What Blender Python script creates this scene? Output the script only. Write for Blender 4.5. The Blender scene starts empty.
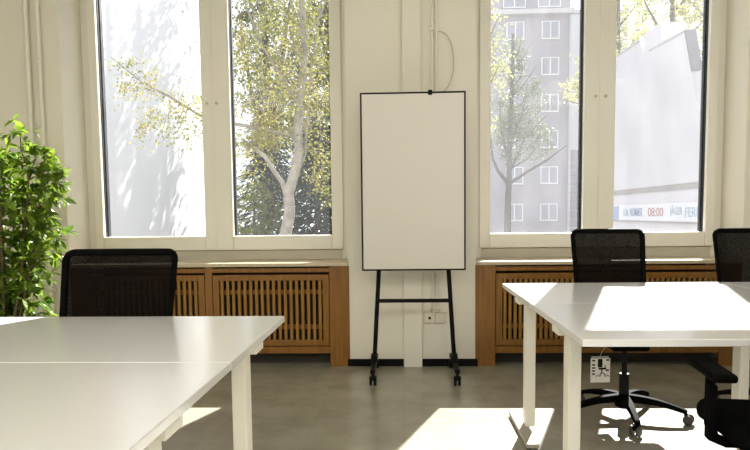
import bpy, bmesh, math, random
from mathutils import Vector, Matrix
random.seed(7)
R = math.radians
C = bpy.context.scene.collection

# ------------------------------------------------------------------ materials
def mat(name, col, rough=0.5, spec=0.5, metal=0.0, var=0.0, scale=6.0, bump=0.0, bscale=40.0, coat=0.0):
    m = bpy.data.materials.new(name); m.use_nodes = True
    nt = m.node_tree; b = nt.nodes['Principled BSDF']
    b.inputs['Base Color'].default_value = (*col, 1)
    b.inputs['Roughness'].default_value = rough
    b.inputs['Metallic'].default_value = metal
    b.inputs['Specular IOR Level'].default_value = spec
    b.inputs['Coat Weight'].default_value = coat
    tc = nt.nodes.new('ShaderNodeTexCoord')
    if var > 0:
        n = nt.nodes.new('ShaderNodeTexNoise'); n.inputs['Scale'].default_value = scale; n.inputs['Detail'].default_value = 5
        r = nt.nodes.new('ShaderNodeMix'); r.data_type = 'RGBA'
        r.inputs[6].default_value = (*[c*(1-var) for c in col], 1); r.inputs[7].default_value = (*[min(1, c*(1+var)) for c in col], 1)
        nt.links.new(tc.outputs['Object'], n.inputs['Vector']); nt.links.new(n.outputs['Fac'], r.inputs[0]); nt.links.new(r.outputs[2], b.inputs['Base Color'])
    if bump > 0:
        n2 = nt.nodes.new('ShaderNodeTexNoise'); n2.inputs['Scale'].default_value = bscale; n2.inputs['Detail'].default_value = 3
        bp = nt.nodes.new('ShaderNodeBump'); bp.inputs['Strength'].default_value = bump; bp.inputs['Distance'].default_value = 0.004
        nt.links.new(tc.outputs['Object'], n2.inputs['Vector']); nt.links.new(n2.outputs['Fac'], bp.inputs['Height']); nt.links.new(bp.outputs['Normal'], b.inputs['Normal'])
    return m

def mat_wood(name, c1, c2, rough=0.4):
    m = bpy.data.materials.new(name); m.use_nodes = True
    nt = m.node_tree; b = nt.nodes['Principled BSDF']; b.inputs['Roughness'].default_value = rough
    tc = nt.nodes.new('ShaderNodeTexCoord'); mp = nt.nodes.new('ShaderNodeMapping'); mp.inputs['Scale'].default_value = (22, 22, 1.6)
    n = nt.nodes.new('ShaderNodeTexNoise'); n.inputs['Scale'].default_value = 2.2; n.inputs['Detail'].default_value = 6
    cr = nt.nodes.new('ShaderNodeValToRGB'); cr.color_ramp.elements[0].position = 0.3; cr.color_ramp.elements[1].position = 0.72
    cr.color_ramp.elements[0].color = (*c1, 1); cr.color_ramp.elements[1].color = (*c2, 1)
    nt.links.new(tc.outputs['Object'], mp.inputs['Vector']); nt.links.new(mp.outputs['Vector'], n.inputs['Vector'])
    nt.links.new(n.outputs['Fac'], cr.inputs['Fac']); nt.links.new(cr.outputs['Color'], b.inputs['Base Color'])
    return m

def mat_leaf(name, c1, c2, trans=0.45, scale=3.0, rough=0.45, gloss=0.25):
    m = bpy.data.materials.new(name); m.use_nodes = True
    nt = m.node_tree; nt.nodes.remove(nt.nodes['Principled BSDF']); out = nt.nodes['Material Output']
    tc = nt.nodes.new('ShaderNodeTexCoord'); n = nt.nodes.new('ShaderNodeTexNoise'); n.inputs['Scale'].default_value = scale; n.inputs['Detail'].default_value = 4
    cr = nt.nodes.new('ShaderNodeValToRGB'); cr.color_ramp.elements[0].position = 0.35; cr.color_ramp.elements[1].position = 0.65
    cr.color_ramp.elements[0].color = (*c1, 1); cr.color_ramp.elements[1].color = (*c2, 1)
    nt.links.new(tc.outputs['Object'], n.inputs['Vector']); nt.links.new(n.outputs['Fac'], cr.inputs['Fac'])
    b = nt.nodes.new('ShaderNodeBsdfPrincipled'); b.inputs['Roughness'].default_value = rough; b.inputs['Specular IOR Level'].default_value = gloss
    t = nt.nodes.new('ShaderNodeBsdfTranslucent'); mx = nt.nodes.new('ShaderNodeMixShader'); mx.inputs[0].default_value = trans
    nt.links.new(cr.outputs['Color'], b.inputs['Base Color']); nt.links.new(cr.outputs['Color'], t.inputs['Color'])
    nt.links.new(b.outputs[0], mx.inputs[1]); nt.links.new(t.outputs[0], mx.inputs[2]); nt.links.new(mx.outputs[0], out.inputs['Surface'])
    return m

def mat_glass(name, dirt):
    """clear pane with a thin film of dust that scatters the sun"""
    m = bpy.data.materials.new(name); m.use_nodes = True
    nt = m.node_tree; nt.nodes.remove(nt.nodes['Principled BSDF']); out = nt.nodes['Material Output']
    tr = nt.nodes.new('ShaderNodeBsdfTransparent'); tr.inputs['Color'].default_value = (0.97, 0.98, 0.98, 1)
    gl = nt.nodes.new('ShaderNodeBsdfGlossy'); gl.inputs['Roughness'].default_value = 0.02
    fr = nt.nodes.new('ShaderNodeFresnel'); fr.inputs['IOR'].default_value = 1.15
    m1 = nt.nodes.new('ShaderNodeMixShader'); nt.links.new(fr.outputs[0], m1.inputs[0]); nt.links.new(tr.outputs[0], m1.inputs[1]); nt.links.new(gl.outputs[0], m1.inputs[2])
    tl = nt.nodes.new('ShaderNodeBsdfTranslucent'); tl.inputs['Color'].default_value = (0.95, 0.93, 0.98, 1)
    tc = nt.nodes.new('ShaderNodeTexCoord'); mp = nt.nodes.new('ShaderNodeMapping'); mp.inputs['Rotation'].default_value = (0, R(35), 0); mp.inputs['Scale'].default_value = (6, 6, 1.5)
    n = nt.nodes.new('ShaderNodeTexNoise'); n.inputs['Scale'].default_value = 1.4; n.inputs['Detail'].default_value = 4
    mr = nt.nodes.new('ShaderNodeMapRange'); mr.inputs['From Min'].default_value = 0.3; mr.inputs['From Max'].default_value = 0.75
    mr.inputs['To Min'].default_value = dirt*0.75; mr.inputs['To Max'].default_value = dirt*1.3
    nt.links.new(tc.outputs['Object'], mp.inputs['Vector']); nt.links.new(mp.outputs['Vector'], n.inputs['Vector']); nt.links.new(n.outputs['Fac'], mr.inputs['Value'])
    m2 = nt.nodes.new('ShaderNodeMixShader'); nt.links.new(mr.outputs[0], m2.inputs[0]); nt.links.new(m1.outputs[0], m2.inputs[1]); nt.links.new(tl.outputs[0], m2.inputs[2])
    nt.links.new(m2.outputs[0], out.inputs['Surface'])
    return m

def mat_mesh_fabric(name, opening):
    m = bpy.data.materials.new(name); m.use_nodes = True
    nt = m.node_tree; b = nt.nodes['Principled BSDF']; out = nt.nodes['Material Output']
    b.inputs['Base Color'].default_value = (0.005, 0.004, 0.004, 1); b.inputs['Roughness'].default_value = 0.9; b.inputs['Specular IOR Level'].default_value = 0.03
    t = nt.nodes.new('ShaderNodeBsdfTransparent'); mx = nt.nodes.new('ShaderNodeMixShader')
    tc = nt.nodes.new('ShaderNodeTexCoord'); n = nt.nodes.new('ShaderNodeTexNoise'); n.inputs['Scale'].default_value = 170; n.inputs['Detail'].default_value = 2
    mr = nt.nodes.new('ShaderNodeMapRange'); mr.inputs['From Min'].default_value = 0.35; mr.inputs['From Max'].default_value = 0.65
    mr.inputs['To Min'].default_value = opening*0.35; mr.inputs['To Max'].default_value = opening*1.65
    nt.links.new(tc.outputs['Object'], n.inputs['Vector']); nt.links.new(n.outputs['Fac'], mr.inputs['Value']); nt.links.new(mr.outputs[0], mx.inputs[0])
    nt.links.new(b.outputs[0], mx.inputs[1]); nt.links.new(t.outputs[0], mx.inputs[2]); nt.links.new(mx.outputs[0], out.inputs['Surface'])
    return m

def mat_floor():
    m = bpy.data.materials.new('floor_tiles'); m.use_nodes = True
    nt = m.node_tree; b = nt.nodes['Principled BSDF']; L = nt.links.new
    tc = nt.nodes.new('ShaderNodeTexCoord')
    br = nt.nodes.new('ShaderNodeTexBrick'); br.offset = 0.0; br.inputs['Scale'].default_value = 1.0
    br.inputs['Brick Width'].default_value = 0.5; br.inputs['Row Height'].default_value = 0.5; br.inputs['Mortar Size'].default_value = 0.0025; br.inputs['Mortar Smooth'].default_value = 0.3
    br.inputs['Color1'].default_value = (0.335, 0.318, 0.252, 1); br.inputs['Color2'].default_value = (0.365, 0.345, 0.275, 1); br.inputs['Mortar'].default_value = (0.305, 0.288, 0.228, 1)
    n = nt.nodes.new('ShaderNodeTexNoise'); n.inputs['Scale'].default_value = 3.0; n.inputs['Detail'].default_value = 8; n.inputs['Roughness'].default_value = 0.65
    mx = nt.nodes.new('ShaderNodeMix'); mx.data_type = 'RGBA'; mx.blend_type = 'MULTIPLY'; mx.inputs[0].default_value = 0.75
    cr = nt.nodes.new('ShaderNodeValToRGB'); cr.color_ramp.elements[0].position = 0.3; cr.color_ramp.elements[0].color = (0.62, 0.60, 0.56, 1); cr.color_ramp.elements[1].position = 0.7; cr.color_ramp.elements[1].color = (1.12, 1.12, 1.12, 1)
    L(tc.outputs['Object'], br.inputs['Vector']); L(tc.outputs['Object'], n.inputs['Vector']); L(n.outputs['Fac'], cr.inputs['Fac'])
    L(br.outputs['Color'], mx.inputs[6]); L(cr.outputs['Color'], mx.inputs[7]); L(mx.outputs[2], b.inputs['Base Color'])
    b.inputs['Roughness'].default_value = 0.22; b.inputs['Specular IOR Level'].default_value = 0.5
    return m

M = dict(
    wall=mat('cream_wall_paint', (0.78, 0.745, 0.655), 0.65, 0.3, var=0.03, scale=2.5, bump=0.12, bscale=60),
    ceiling=mat('ceiling_paint', (0.82, 0.81, 0.77), 0.8, 0.2, var=0.02),
    frame=mat('window_paint', (0.78, 0.755, 0.675), 0.35, 0.4, var=0.02, scale=4),
    rail=mat('beige_rail_paint', (0.53, 0.49, 0.395), 0.45, 0.35, var=0.03),  # darker than the frame: shade on the bottom rail put into its colour
    gasket=mat('rubber_seal', (0.012, 0.013, 0.018), 0.5, 0.3),
    sill=mat('sill_varnish', (0.56, 0.47, 0.33), 0.35, 0.4, var=0.08, scale=9),
    skirting=mat('black_skirting', (0.006, 0.005, 0.005), 0.6, 0.1, var=0.2),
    wood=mat_wood('orange_varnished_wood', (0.185, 0.070, 0.004), (0.28, 0.122, 0.010), 0.38),
    slat=mat_wood('slat_wood', (0.25, 0.11, 0.011), (0.36, 0.18, 0.026), 0.45),
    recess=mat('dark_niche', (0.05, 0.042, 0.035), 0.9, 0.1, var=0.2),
    desk=mat('white_laminate', (0.73, 0.725, 0.725), 0.2, 0.65, var=0.01, scale=3),
    deskedge=mat('white_powder_coat', (0.80, 0.775, 0.70), 0.4, 0.4, var=0.015, scale=5),
    foot=mat('grey_beige_foot', (0.42, 0.38, 0.31), 0.45, 0.4, var=0.03),
    board=mat('whiteboard_enamel', (0.66, 0.63, 0.575), 0.28, 0.4, var=0.01, scale=3),
    black=mat('black_metal', (0.004, 0.004, 0.004), 0.5, 0.12, var=0.1),
    plastic=mat('black_plastic', (0.003, 0.003, 0.003), 0.7, 0.03, var=0.15, scale=20),
    cushion=mat('black_fabric', (0.004, 0.004, 0.004), 0.95, 0.03, var=0.25, scale=60, bump=0.2, bscale=300),
    meshf=mat_mesh_fabric('chair_net', 0.035),
    wheel=mat('grey_castor', (0.06, 0.056, 0.05), 0.4, 0.4, var=0.1),
    lift=mat('dark_lift', (0.006, 0.006, 0.006), 0.4, 0.15),
    pipe=mat('painted_pipe', (0.80, 0.77, 0.68), 0.4, 0.4, var=0.02),
    socket=mat('socket_plastic', (0.74, 0.69, 0.58), 0.4, 0.4, var=0.02),
    dark=mat('dark_hole', (0.03, 0.028, 0.025), 0.7, 0.2),
    wire=mat('grey_wire', (0.50, 0.48, 0.40), 0.5, 0.3),
    card=mat('white_card', (0.80, 0.79, 0.76), 0.6, 0.2, var=0.01),
    ink=mat('black_ink', (0.015, 0.015, 0.015), 0.7, 0.1),
    pot=mat('pot_plastic', (0.10, 0.09, 0.08), 0.5, 0.4, var=0.1),
    soil=mat('potting_soil', (0.03, 0.02, 0.013), 0.95, 0.1, var=0.4, scale=40, bump=0.6, bscale=90),
    stem=mat('plant_stem', (0.12, 0.085, 0.045), 0.8, 0.2, var=0.3, scale=20),
    leaf=mat_leaf('house_plant_leaf', (0.05, 0.115, 0.012), (0.24, 0.34, 0.035), 0.55, 7.0, 0.3, 0.5),
    glass=mat_glass('window_glass', 0.03),
    glass1=mat_glass('window_glass_clean', 0.008),
    birchbark=mat('birch_bark', (0.24, 0.22, 0.19), 0.8, 0.2, var=0.7, scale=7, bump=0.4, bscale=20),
    bark=mat('tree_bark', (0.07, 0.06, 0.055), 0.9, 0.1, var=0.3, scale=5, bump=0.5, bscale=15),
    birchleaf=mat_leaf('birch_leaf', (0.13, 0.145, 0.022), (0.30, 0.26, 0.07), 0.5, 1.4),
    paleleaf=mat_leaf('pale_leaf', (0.22, 0.25, 0.06), (0.40, 0.37, 0.13), 0.5, 1.0),
    greenleaf=mat_leaf('green_leaf', (0.07, 0.105, 0.045), (0.145, 0.185, 0.08), 0.35, 0.8),
    lime=mat_leaf('lime_leaf', (0.07, 0.10, 0.02), (0.19, 0.195, 0.055), 0.5, 0.5),
    needle=mat_leaf('needle', (0.018, 0.032, 0.022), (0.05, 0.07, 0.045), 0.15, 0.8),
    firewall=mat('whitewashed_wall', (0.74, 0.73, 0.74), 0.8, 0.2, var=0.04, scale=0.8),
    housewall=mat('white_render', (0.50, 0.49, 0.535), 0.8, 0.2, var=0.025, scale=0.9),
    greyband=mat('grey_band', (0.20, 0.19, 0.185), 0.8, 0.2, var=0.08),
    slate=mat('slate_roof', (0.13, 0.13, 0.14), 0.7, 0.3, var=0.2, scale=4),
    apart=mat('grey_render', (0.27, 0.26, 0.285), 0.85, 0.2, var=0.03, scale=0.5),
    apartlight=mat('pale_render', (0.5, 0.5, 0.52), 0.85, 0.2, var=0.03, scale=0.5),
    cornice=mat('cornice_stone', (0.42, 0.41, 0.42), 0.8, 0.2, var=0.05),
    white=mat('white_joinery', (0.62, 0.62, 0.64), 0.5, 0.3),
    farpane=mat('far_pane', (0.22, 0.23, 0.27), 0.15, 0.5),
    zinc=mat('zinc', (0.36, 0.36, 0.38), 0.5, 0.4, var=0.05),
    signboard=mat('sign_white', (0.58, 0.59, 0.64), 0.5, 0.3),
    signblue=mat('sign_blue', (0.13, 0.22, 0.42), 0.5, 0.3),
    signteal=mat('sign_grey_blue', (0.25, 0.35, 0.48), 0.5, 0.3),
    signred=mat('sign_brown_red', (0.32, 0.12, 0.10), 0.5, 0.3),
    ground=mat('courtyard_paving', (0.22, 0.215, 0.20), 0.9, 0.1, var=0.15, scale=0.8),
    lamp=mat('lamp_housing', (0.8, 0.8, 0.8), 0.4, 0.4),
)
def mat_emit(name, col, s):
    m = bpy.data.materials.new(name); m.use_nodes = True; b = m.node_tree.nodes['Principled BSDF']
    b.inputs['Base Color'].default_value = (0.9, 0.9, 0.9, 1); b.inputs['Emission Color'].default_value = (*col, 1); b.inputs['Emission Strength'].default_value = s
    return m
M['lamp_glow'] = mat_emit('lamp_diffuser', (1.0, 0.955, 0.865), 5.1)
M['floor'] = mat_floor()

# ------------------------------------------------------------------ mesh builder
class MB:
    def __init__(s): s.v = []; s.f = []; s.m = []
    def add(s, vs, fs, mi=0):
        o = len(s.v); s.v += [tuple(v) for v in vs]; s.f += [tuple(o+i for i in f) for f in fs]; s.m += [mi]*len(fs); return s
    def box(s, x0, x1, y0, y1, z0, z1, mi=0):
        vs = [(x, y, z) for x in (x0, x1) for y in (y0, y1) for z in (z0, z1)]
        return s.add(vs, [(0,1,3,2),(4,6,7,5),(0,4,5,1),(2,3,7,6),(0,2,6,4),(1,5,7,3)], mi)
    def rbox(s, x0, x1, y0, y1, z0, z1, r=0.005, seg=2, mi=0, xf=None):
        bm = bmesh.new(); bmesh.ops.create_cube(bm, size=1)
        for v in bm.verts: v.co = Vector(((x0+x1)/2+v.co.x*(x1-x0), (y0+y1)/2+v.co.y*(y1-y0), (z0+z1)/2+v.co.z*(z1-z0)))
        bmesh.ops.bevel(bm, geom=list(bm.edges), offset=r, segments=seg, profile=0.5, affect='EDGES')
        if xf: bm.transform(xf)
        bm.verts.index_update(); s.add([v.co for v in bm.verts], [[v.index for v in f.verts] for f in bm.faces], mi); bm.free(); return s
    def tube(s, pts, rads, seg=8, cap=True, mi=0, closed=False):
        pts = [Vector(p) for p in pts]; n = len(pts)
        if not isinstance(rads, (list, tuple)): rads = [rads]*n
        rings = []; up = None
        for i, p in enumerate(pts):
            if closed: t = pts[(i+1) % n]-pts[i-1]
            else: t = pts[min(i+1, n-1)]-pts[max(i-1, 0)]
            t.normalize()
            if up is None: up = Vector((0,0,1)) if abs(t.z) < 0.9 else Vector((1,0,0))
            a = t.cross(up)
            if a.length < 1e-4: a = t.cross(Vector((0.3,1,0.2)))
            a.normalize(); b = a.cross(t).normalized(); up = b
            rings.append([p+(a*math.cos(k*2*math.pi/seg)+b*math.sin(k*2*math.pi/seg))*rads[i] for k in range(seg)])
        vs = [v for r_ in rings for v in r_]; fs = []
        for i in range(n if closed else n-1):
            for k in range(seg):
                a0 = i*seg; a1 = ((i+1) % n)*seg; k2 = (k+1) % seg
                fs.append((a0+k, a0+k2, a1+k2, a1+k))
        if cap and not closed: fs.append(tuple(range(seg-1, -1, -1))); fs.append(tuple(range((n-1)*seg, n*seg)))
        return s.add(vs, fs, mi)
    def lathe(s, prof, c=(0,0,0), seg=20, mi=0, axis='z'):
        vs = []; fs = []
        for (r, h) in prof:
            for k in range(seg):
                a = 2*math.pi*k/seg; x, y = r*math.cos(a), r*math.sin(a)
                vs.append((c[0]+x, c[1]+y, c[2]+h) if axis == 'z' else ((c[0]+h, c[1]+x, c[2]+y) if axis == 'x' else (c[0]+x, c[1]+h, c[2]+y)))
        for i in range(len(prof)-1):
            for k in range(seg): fs.append((i*seg+k, i*seg+(k+1) % seg, (i+1)*seg+(k+1) % seg, (i+1)*seg+k))
        fs.append(tuple(range(seg-1, -1, -1))); fs.append(tuple(range((len(prof)-1)*seg, len(prof)*seg)))
        return s.add(vs, fs, mi)
    def prism(s, poly, lo, hi, axis='x', mi=0):
        f = {'x': lambda p, h: (h, p[0], p[1]), 'y': lambda p, h: (p[0], h, p[1]), 'z': lambda p, h: (p[0], p[1], h)}[axis]
        n = len(poly); vs = [f(p, lo) for p in poly]+[f(p, hi) for p in poly]
        return s.add(vs, [tuple(range(n-1, -1, -1)), tuple(range(n, 2*n))]+[(i, (i+1) % n, n+(i+1) % n, n+i) for i in range(n)], mi)
    def leaf(s, p, L, w, d=None, mi=0):
        d = d or Vector((random.gauss(0,1), random.gauss(0,1), random.gauss(0,1))); d = d.normalized()
        side = d.cross(Vector((random.gauss(0,1), random.gauss(0,1), random.gauss(0,1)))).normalized(); nrm = d.cross(side)
        p = Vector(p); a = p+d*L*0.45
        return s.add([p, a+side*w*0.5+nrm*w*0.15, p+d*L, a-side*w*0.5+nrm*w*0.15], [(0,1,2),(0,2,3)], mi)
    def build(s, name, m, parent=None, smooth=False, loc=None, kind=None, mats=None):
        me = bpy.data.meshes.new(name); me.from_pydata(s.v, [], s.f)
        for mm in (mats or [m]): me.materials.append(mm)
        if mats: me.polygons.foreach_set('material_index', s.m)
        bm = bmesh.new(); bm.from_mesh(me); bmesh.ops.recalc_face_normals(bm, faces=bm.faces); bm.to_mesh(me); bm.free()
        if smooth:
            me.polygons.foreach_set('use_smooth', [True]*len(me.polygons)); me.set_sharp_from_angle(angle=R(40))
        o = bpy.data.objects.new(name, me); C.objects.link(o)
        if parent: o.parent = parent
        if loc: o.location = loc
        if kind: o['kind'] = kind
        return o

def tag(o, label, cat, group=None):
    o['label'] = label; o['category'] = cat
    if group: o['group'] = group
    return o
def empty(name, loc=(0,0,0), rz=0.0):
    o = bpy.data.objects.new(name, None); C.objects.link(o); o.location = loc; o.rotation_euler = (0, 0, rz); o.empty_display_size = 0.1; return o
def thing(name, label, cat, loc=(0,0,0), rz=0.0, group=None): return tag(empty(name, loc, rz), label, cat, group)
def copy_tree(o, parent=None):
    c = o.copy(); C.objects.link(c)
    if parent: c.parent = parent
    for ch in list(o.children): copy_tree(ch, c)
    return c

# ------------------------------------------------------------------ room shell
YW, YO = 4.89, 5.40                                   # inner wall face, outer wall face
XL, XR, YB, ZC = -4.3, 4.8, -3.6, 3.45
W1 = (-2.57, -0.418); W2 = (0.545, 2.495); ZH = 3.13; ZS = 0.795
f = MB().box(XL-0.3, XR+0.3, YB-0.3, 5.25, -0.12, 0).build('floor', M['floor'], kind='structure')
MB().box(XL-0.3, XR+0.3, YB-0.3, YO, ZC, ZC+0.15).build('ceiling', M['ceiling'], kind='structure')
w = MB()
w.box(XL-0.3, W1[0], YW, YO, 0, ZC); w.box(W1[1], W2[0], YW, YO, 0, ZC); w.box(W2[1], XR+0.3, YW, YO, 0, ZC)
for a, b in (W1, W2):
    w.box(a, b, YW, YO, ZH, ZC); w.box(a, b, 5.16, YO, 0, ZS-0.03)
w.build('wall_back', M['wall'], kind='structure')
MB().box(XL-0.3, XL, YB-0.3, YW, 0, ZC).build('wall_left', M['wall'], kind='structure')
MB().box(XR, XR+0.3, YB-0.3, YW, 0, ZC).build('wall_right', M['wall'], kind='structure')
# unseen wall behind the viewpoint; two tall windows added to brighten the room
FW = ((-3.6, -0.4), (0.9, 4.1))
w = MB(); xs = [XL, FW[0][0], FW[0][1], FW[1][0], FW[1][1], XR]
for i in (0, 2, 4): w.box(xs[i], xs[i+1], YB-0.3, YB, 0, ZC)
for a, b in FW: w.box(a, b, YB-0.3, YB, 0, 0.8); w.box(a, b, YB-0.3, YB, 3.15, ZC)
w.build('wall_front', M['wall'], kind='structure')
for i, (a, b) in enumerate(FW):
    root = empty('window_%d' % (i+3), ((a+b)/2, YB-0.15, 0.8)); root['kind'] = 'structure'; hw = (b-a)/2; fr = MB()
    for (x0, x1, z0, z1) in ((-hw, -hw+0.07, 0, 2.35), (hw-0.07, hw, 0, 2.35), (-0.05, 0.05, 0.07, 2.28), (-hw+0.07, hw-0.07, 0, 0.07), (-hw+0.07, hw-0.07, 2.28, 2.35)): fr.rbox(x0, x1, -0.04, 0.04, z0, z1, 0.006)
    fr.build('window_frame', M['frame'], root)
    for x0, x1 in ((-hw+0.07, -0.05), (0.05, hw-0.07)): MB().box(x0, x1, -0.003, 0.003, 0.07, 2.28).build('glass_pane', M['glass1'], root)

# black skirting on the pier and the side walls
MB().rbox(W1[1]-0.012, -0.002, YW-0.014, YW, 0, 0.055, 0.003).box(0.14, W2[0]+0.012, YW-0.014, YW, 0, 0.055).box(W1[1]-0.012, W1[1], YW, 5.1, 0, 0.055).box(W2[0], W2[0]+0.012, YW, 5.1, 0, 0.055).build('baseboard_pier', M['skirting'], kind='structure')
MB().box(XL, W1[0], YW-0.014, YW, 0, 0.055).build('baseboard_left', M['skirting'], kind='structure')
MB().box(W2[1], XR, YW-0.014, YW, 0, 0.055).build('baseboard_right', M['skirting'], kind='structure')
# boxed-in duct up the pier
MB().rbox(0.0, 0.138, YW-0.045, YW, 0, ZC, 0.004).build('trim_1', M['wall'], kind='structure')

def make_window(name, x0, x1, gl, seam, glass):
    """x0..x1 opening, gl = ((g0,g1),(g2,g3)) visible glass, seam between the two casements"""
    root = empty(name, (0, 5.28, 0)); root['kind'] = 'structure'
    zt, zb, sb = 3.0, 0.992, 0.878
    fr = MB()                                         # fixed outer frame
    fr.rbox(x0, x0+0.075, -0.05, 0.06, ZS, ZH, 0.006); fr.rbox(x1-0.075, x1, -0.05, 0.06, ZS, ZH, 0.006)
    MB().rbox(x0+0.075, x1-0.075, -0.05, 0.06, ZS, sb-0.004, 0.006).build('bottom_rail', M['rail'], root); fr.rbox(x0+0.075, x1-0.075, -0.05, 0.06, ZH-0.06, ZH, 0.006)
    fr.build('window_frame', M['frame'], root)
    for (a, b), (s0, s1) in zip(gl, ((x0+0.06, seam-0.002), (seam+0.002, x1-0.06))):
        sa = MB(); yf, yb = -0.075, 0.045
        sa.rbox(s0, a, yf, yb, sb, zt+0.1, 0.007); sa.rbox(b, s1, yf, yb, sb, zt+0.1, 0.007)
        sa.rbox(a, b, yf, yb, sb, zb, 0.007); sa.rbox(a, b, yf, yb, zt, zt+0.1, 0.007)
        c = sa.build('casement', M['frame'], root)
        MB().box(a-0.005, b+0.005, -0.004, 0.004, zb-0.005, zt+0.005).build('glass_pane', glass, c)
        g = MB(); g.box(a-0.001, a+0.010, 0.004, 0.044, zb, zt); g.box(b-0.010, b+0.001, 0.004, 0.044, zb, zt)  # dark upright strips: shade of the outer frame sides, put into the colour
        g.box(a, a+0.004, -0.03, -0.004, zb, zt); g.box(b-0.004, b, -0.03, -0.004, zb, zt)
        g.build('glazing_seal', M['gasket'], c)
        hx = s1-0.037 if s1 < seam+0.01 and s0 < seam else s0+0.037
        if abs(s1-seam) < 0.01 or abs(s0-seam) < 0.01:
            MB().lathe([(0.013, -0.002), (0.013, -0.008), (0.006, -0.010)], (hx, yf, 2.05), 14, axis='y').build('handle_rosette', M['sill'], c, smooth=True)
    # astragal covering the meeting of the casements
    MB().rbox(seam-0.012, seam+0.012, -0.082, -0.075, sb, zt+0.1, 0.003).build('astragal', M['frame'], root)
    # exterior ledge
    sl = MB(); sl.rbox(x0, x1, YW-0.03-5.28, 5.235-5.28, ZS-0.028, ZS, 0.006); sl.build('window_sill', M['sill'], root)
    return root
make_window('window_1', W1[0], W1[1], ((-2.44, -1.60), (-1.372, -0.57)), -1.515, M['glass1'])
make_window('window_2', W2[0], W2[1], ((0.692, 1.416), (1.656, 2.365)), 1.54, M['glass'])

# ------------------------------------------------------------------ radiator covers in the niches under the sills
def radiator_cover(label, x0, x1):
    cx = (x0+x1)/2; t = thing('radiator_cover', label, 'radiator cover', (cx, 4.88, 0)); hw = (x1-x0)/2; pw = 0.15; mw = 0.028; zt = ZS-0.028
    for s in (-1, 1):
        a, b = sorted((s*hw, s*(hw-pw))); MB().rbox(a, b, 0, 0.022, 0, zt, 0.003).build('end_post', M['wood'], t)
    MB().rbox(-mw, mw, 0, 0.03, 0.10, zt, 0.003).build('middle_post', M['wood'], t)
    for s in (-1, 1):
        a, b = sorted((s*mw, s*(hw-pw)))
        MB().rbox(a, b, 0.004, 0.026, 0.722, zt-0.012, 0.003).build('top_rail', M['wood'], t)
        MB().rbox(a, b, 0.004, 0.026, 0.098, 0.150, 0.003).build('bottom_rail', M['wood'], t)
        a += 0.004; b -= 0.004; g = MB(); z0, z1, bw = 0.158, 0.705, 0.048
        g.rbox(a, a+bw, 0, 0.024, z0, z1, 0.003); g.rbox(b-bw, b, 0, 0.024, z0, z1, 0.003)
        g.rbox(a+bw, b-bw, 0, 0.024, z0, z0+0.045, 0.003); g.rbox(a+bw, b-bw, 0, 0.024, z1-0.045, z1, 0.003)
        p = g.build('grille_panel', M['wood'], t)
        n = 18; sl = MB()
        for k in range(n):
            x = a+bw+(b-a-2*bw)*(k+0.5)/n; sl.rbox(x-0.0112, x+0.0112, 0.002, 0.020, z0+0.045, z1-0.045, 0.003)
        sl.build('slats', M['slat'], p)
        br = MB()
        for z in (0.30, 0.57): br.rbox(a+0.02, b-0.02, 0.024, 0.040, z-0.016, z+0.016, 0.002)
        br.build('cross_rails', M['wood'], p)
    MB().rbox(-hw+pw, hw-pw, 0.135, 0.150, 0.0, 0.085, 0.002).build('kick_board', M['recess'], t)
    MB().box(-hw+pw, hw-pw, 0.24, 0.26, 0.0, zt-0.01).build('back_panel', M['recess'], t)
    return t
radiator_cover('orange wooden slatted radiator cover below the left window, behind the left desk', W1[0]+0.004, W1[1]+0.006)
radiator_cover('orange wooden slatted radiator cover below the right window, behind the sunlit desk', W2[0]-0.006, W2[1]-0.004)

# ------------------------------------------------------------------ pipes, cable and sockets on the wall
def pipe(label, x, r, z0, z1, joints=(), clips=()):
    y = YW-r-0.012; t = thing('wall_pipe', label, 'pipe', (x, y, z0), 0, 'painted pipes on the window wall')
    MB().tube([(0,0,0), (0,0,z1-z0)], r, 12).build('tube', M['pipe'], t, smooth=True)
    for z in joints: MB().tube([(0,0,z-z0-0.025), (0,0,z-z0-0.02), (0,0,z-z0+0.02), (0,0,z-z0+0.025)], [r*1.02, r*1.35, r*1.35, r*1.02], 12).build('coupling', M['pipe'], t, smooth=True)
    for z in clips: MB().rbox(-r-0.008, r+0.008, -r-0.004, r+0.012, z-z0-0.011, z-z0+0.011, 0.003).build('clip', M['socket'], t)
pipe('thicker white painted pipe on the left wall above the plant', -2.80, 0.019, 0.0, ZC, (), (0.5,))
pipe('thin white painted pipe with a coupling, left wall beside the window', -2.712, 0.016, 0.0, ZC, (2.36,), (0.6,))
pipe('left one of the two thin conduits running down to the sockets', 0.222, 0.008, 0.45, ZC, (), (2.50, 0.72))
pipe('right one of the two thin conduits running down to the sockets', 0.252, 0.009, 0.45, ZC, (2.50,), (0.70,))
pts = []
for k in range(17):
    a = math.pi*k/16; pts.append((0.262+0.115*math.sin(a)**0.8, YW-0.014-0.02*math.sin(a), 2.26+0.22*math.cos(a)))
pts = [(0.253, YW-0.026, 2.51)]+pts[0:]
tag(MB().tube(pts, 0.0042, 6).build('loose_wire', M['wire'], smooth=True), 'thin grey wire bowing out from the conduit above the whiteboard', 'wire')
def socket(label, x, dark):
    t = thing('wall_socket', label, 'socket', (x, YW, 0.372), 0, 'sockets under the whiteboard')
    MB().rbox(-0.040, 0.040, -0.026, 0, -0.042, 0.042, 0.006).build('housing', M['socket'], t)
    MB().lathe([(0.030, -0.034), (0.030, -0.024)], (0,0,0), 20, axis='y').build('cover_ring', M['socket'], t, smooth=True)
    if dark:
        MB().lathe([(0.011, -0.0355), (0.011, -0.033)], (0,0,0), 18, axis='y').build('plug_recess', M['dark'], t)
    else:
        MB().rbox(-0.018, 0.018, -0.038, -0.034, -0.018, 0.018, 0.002).build('flap', M['socket'], t)
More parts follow.
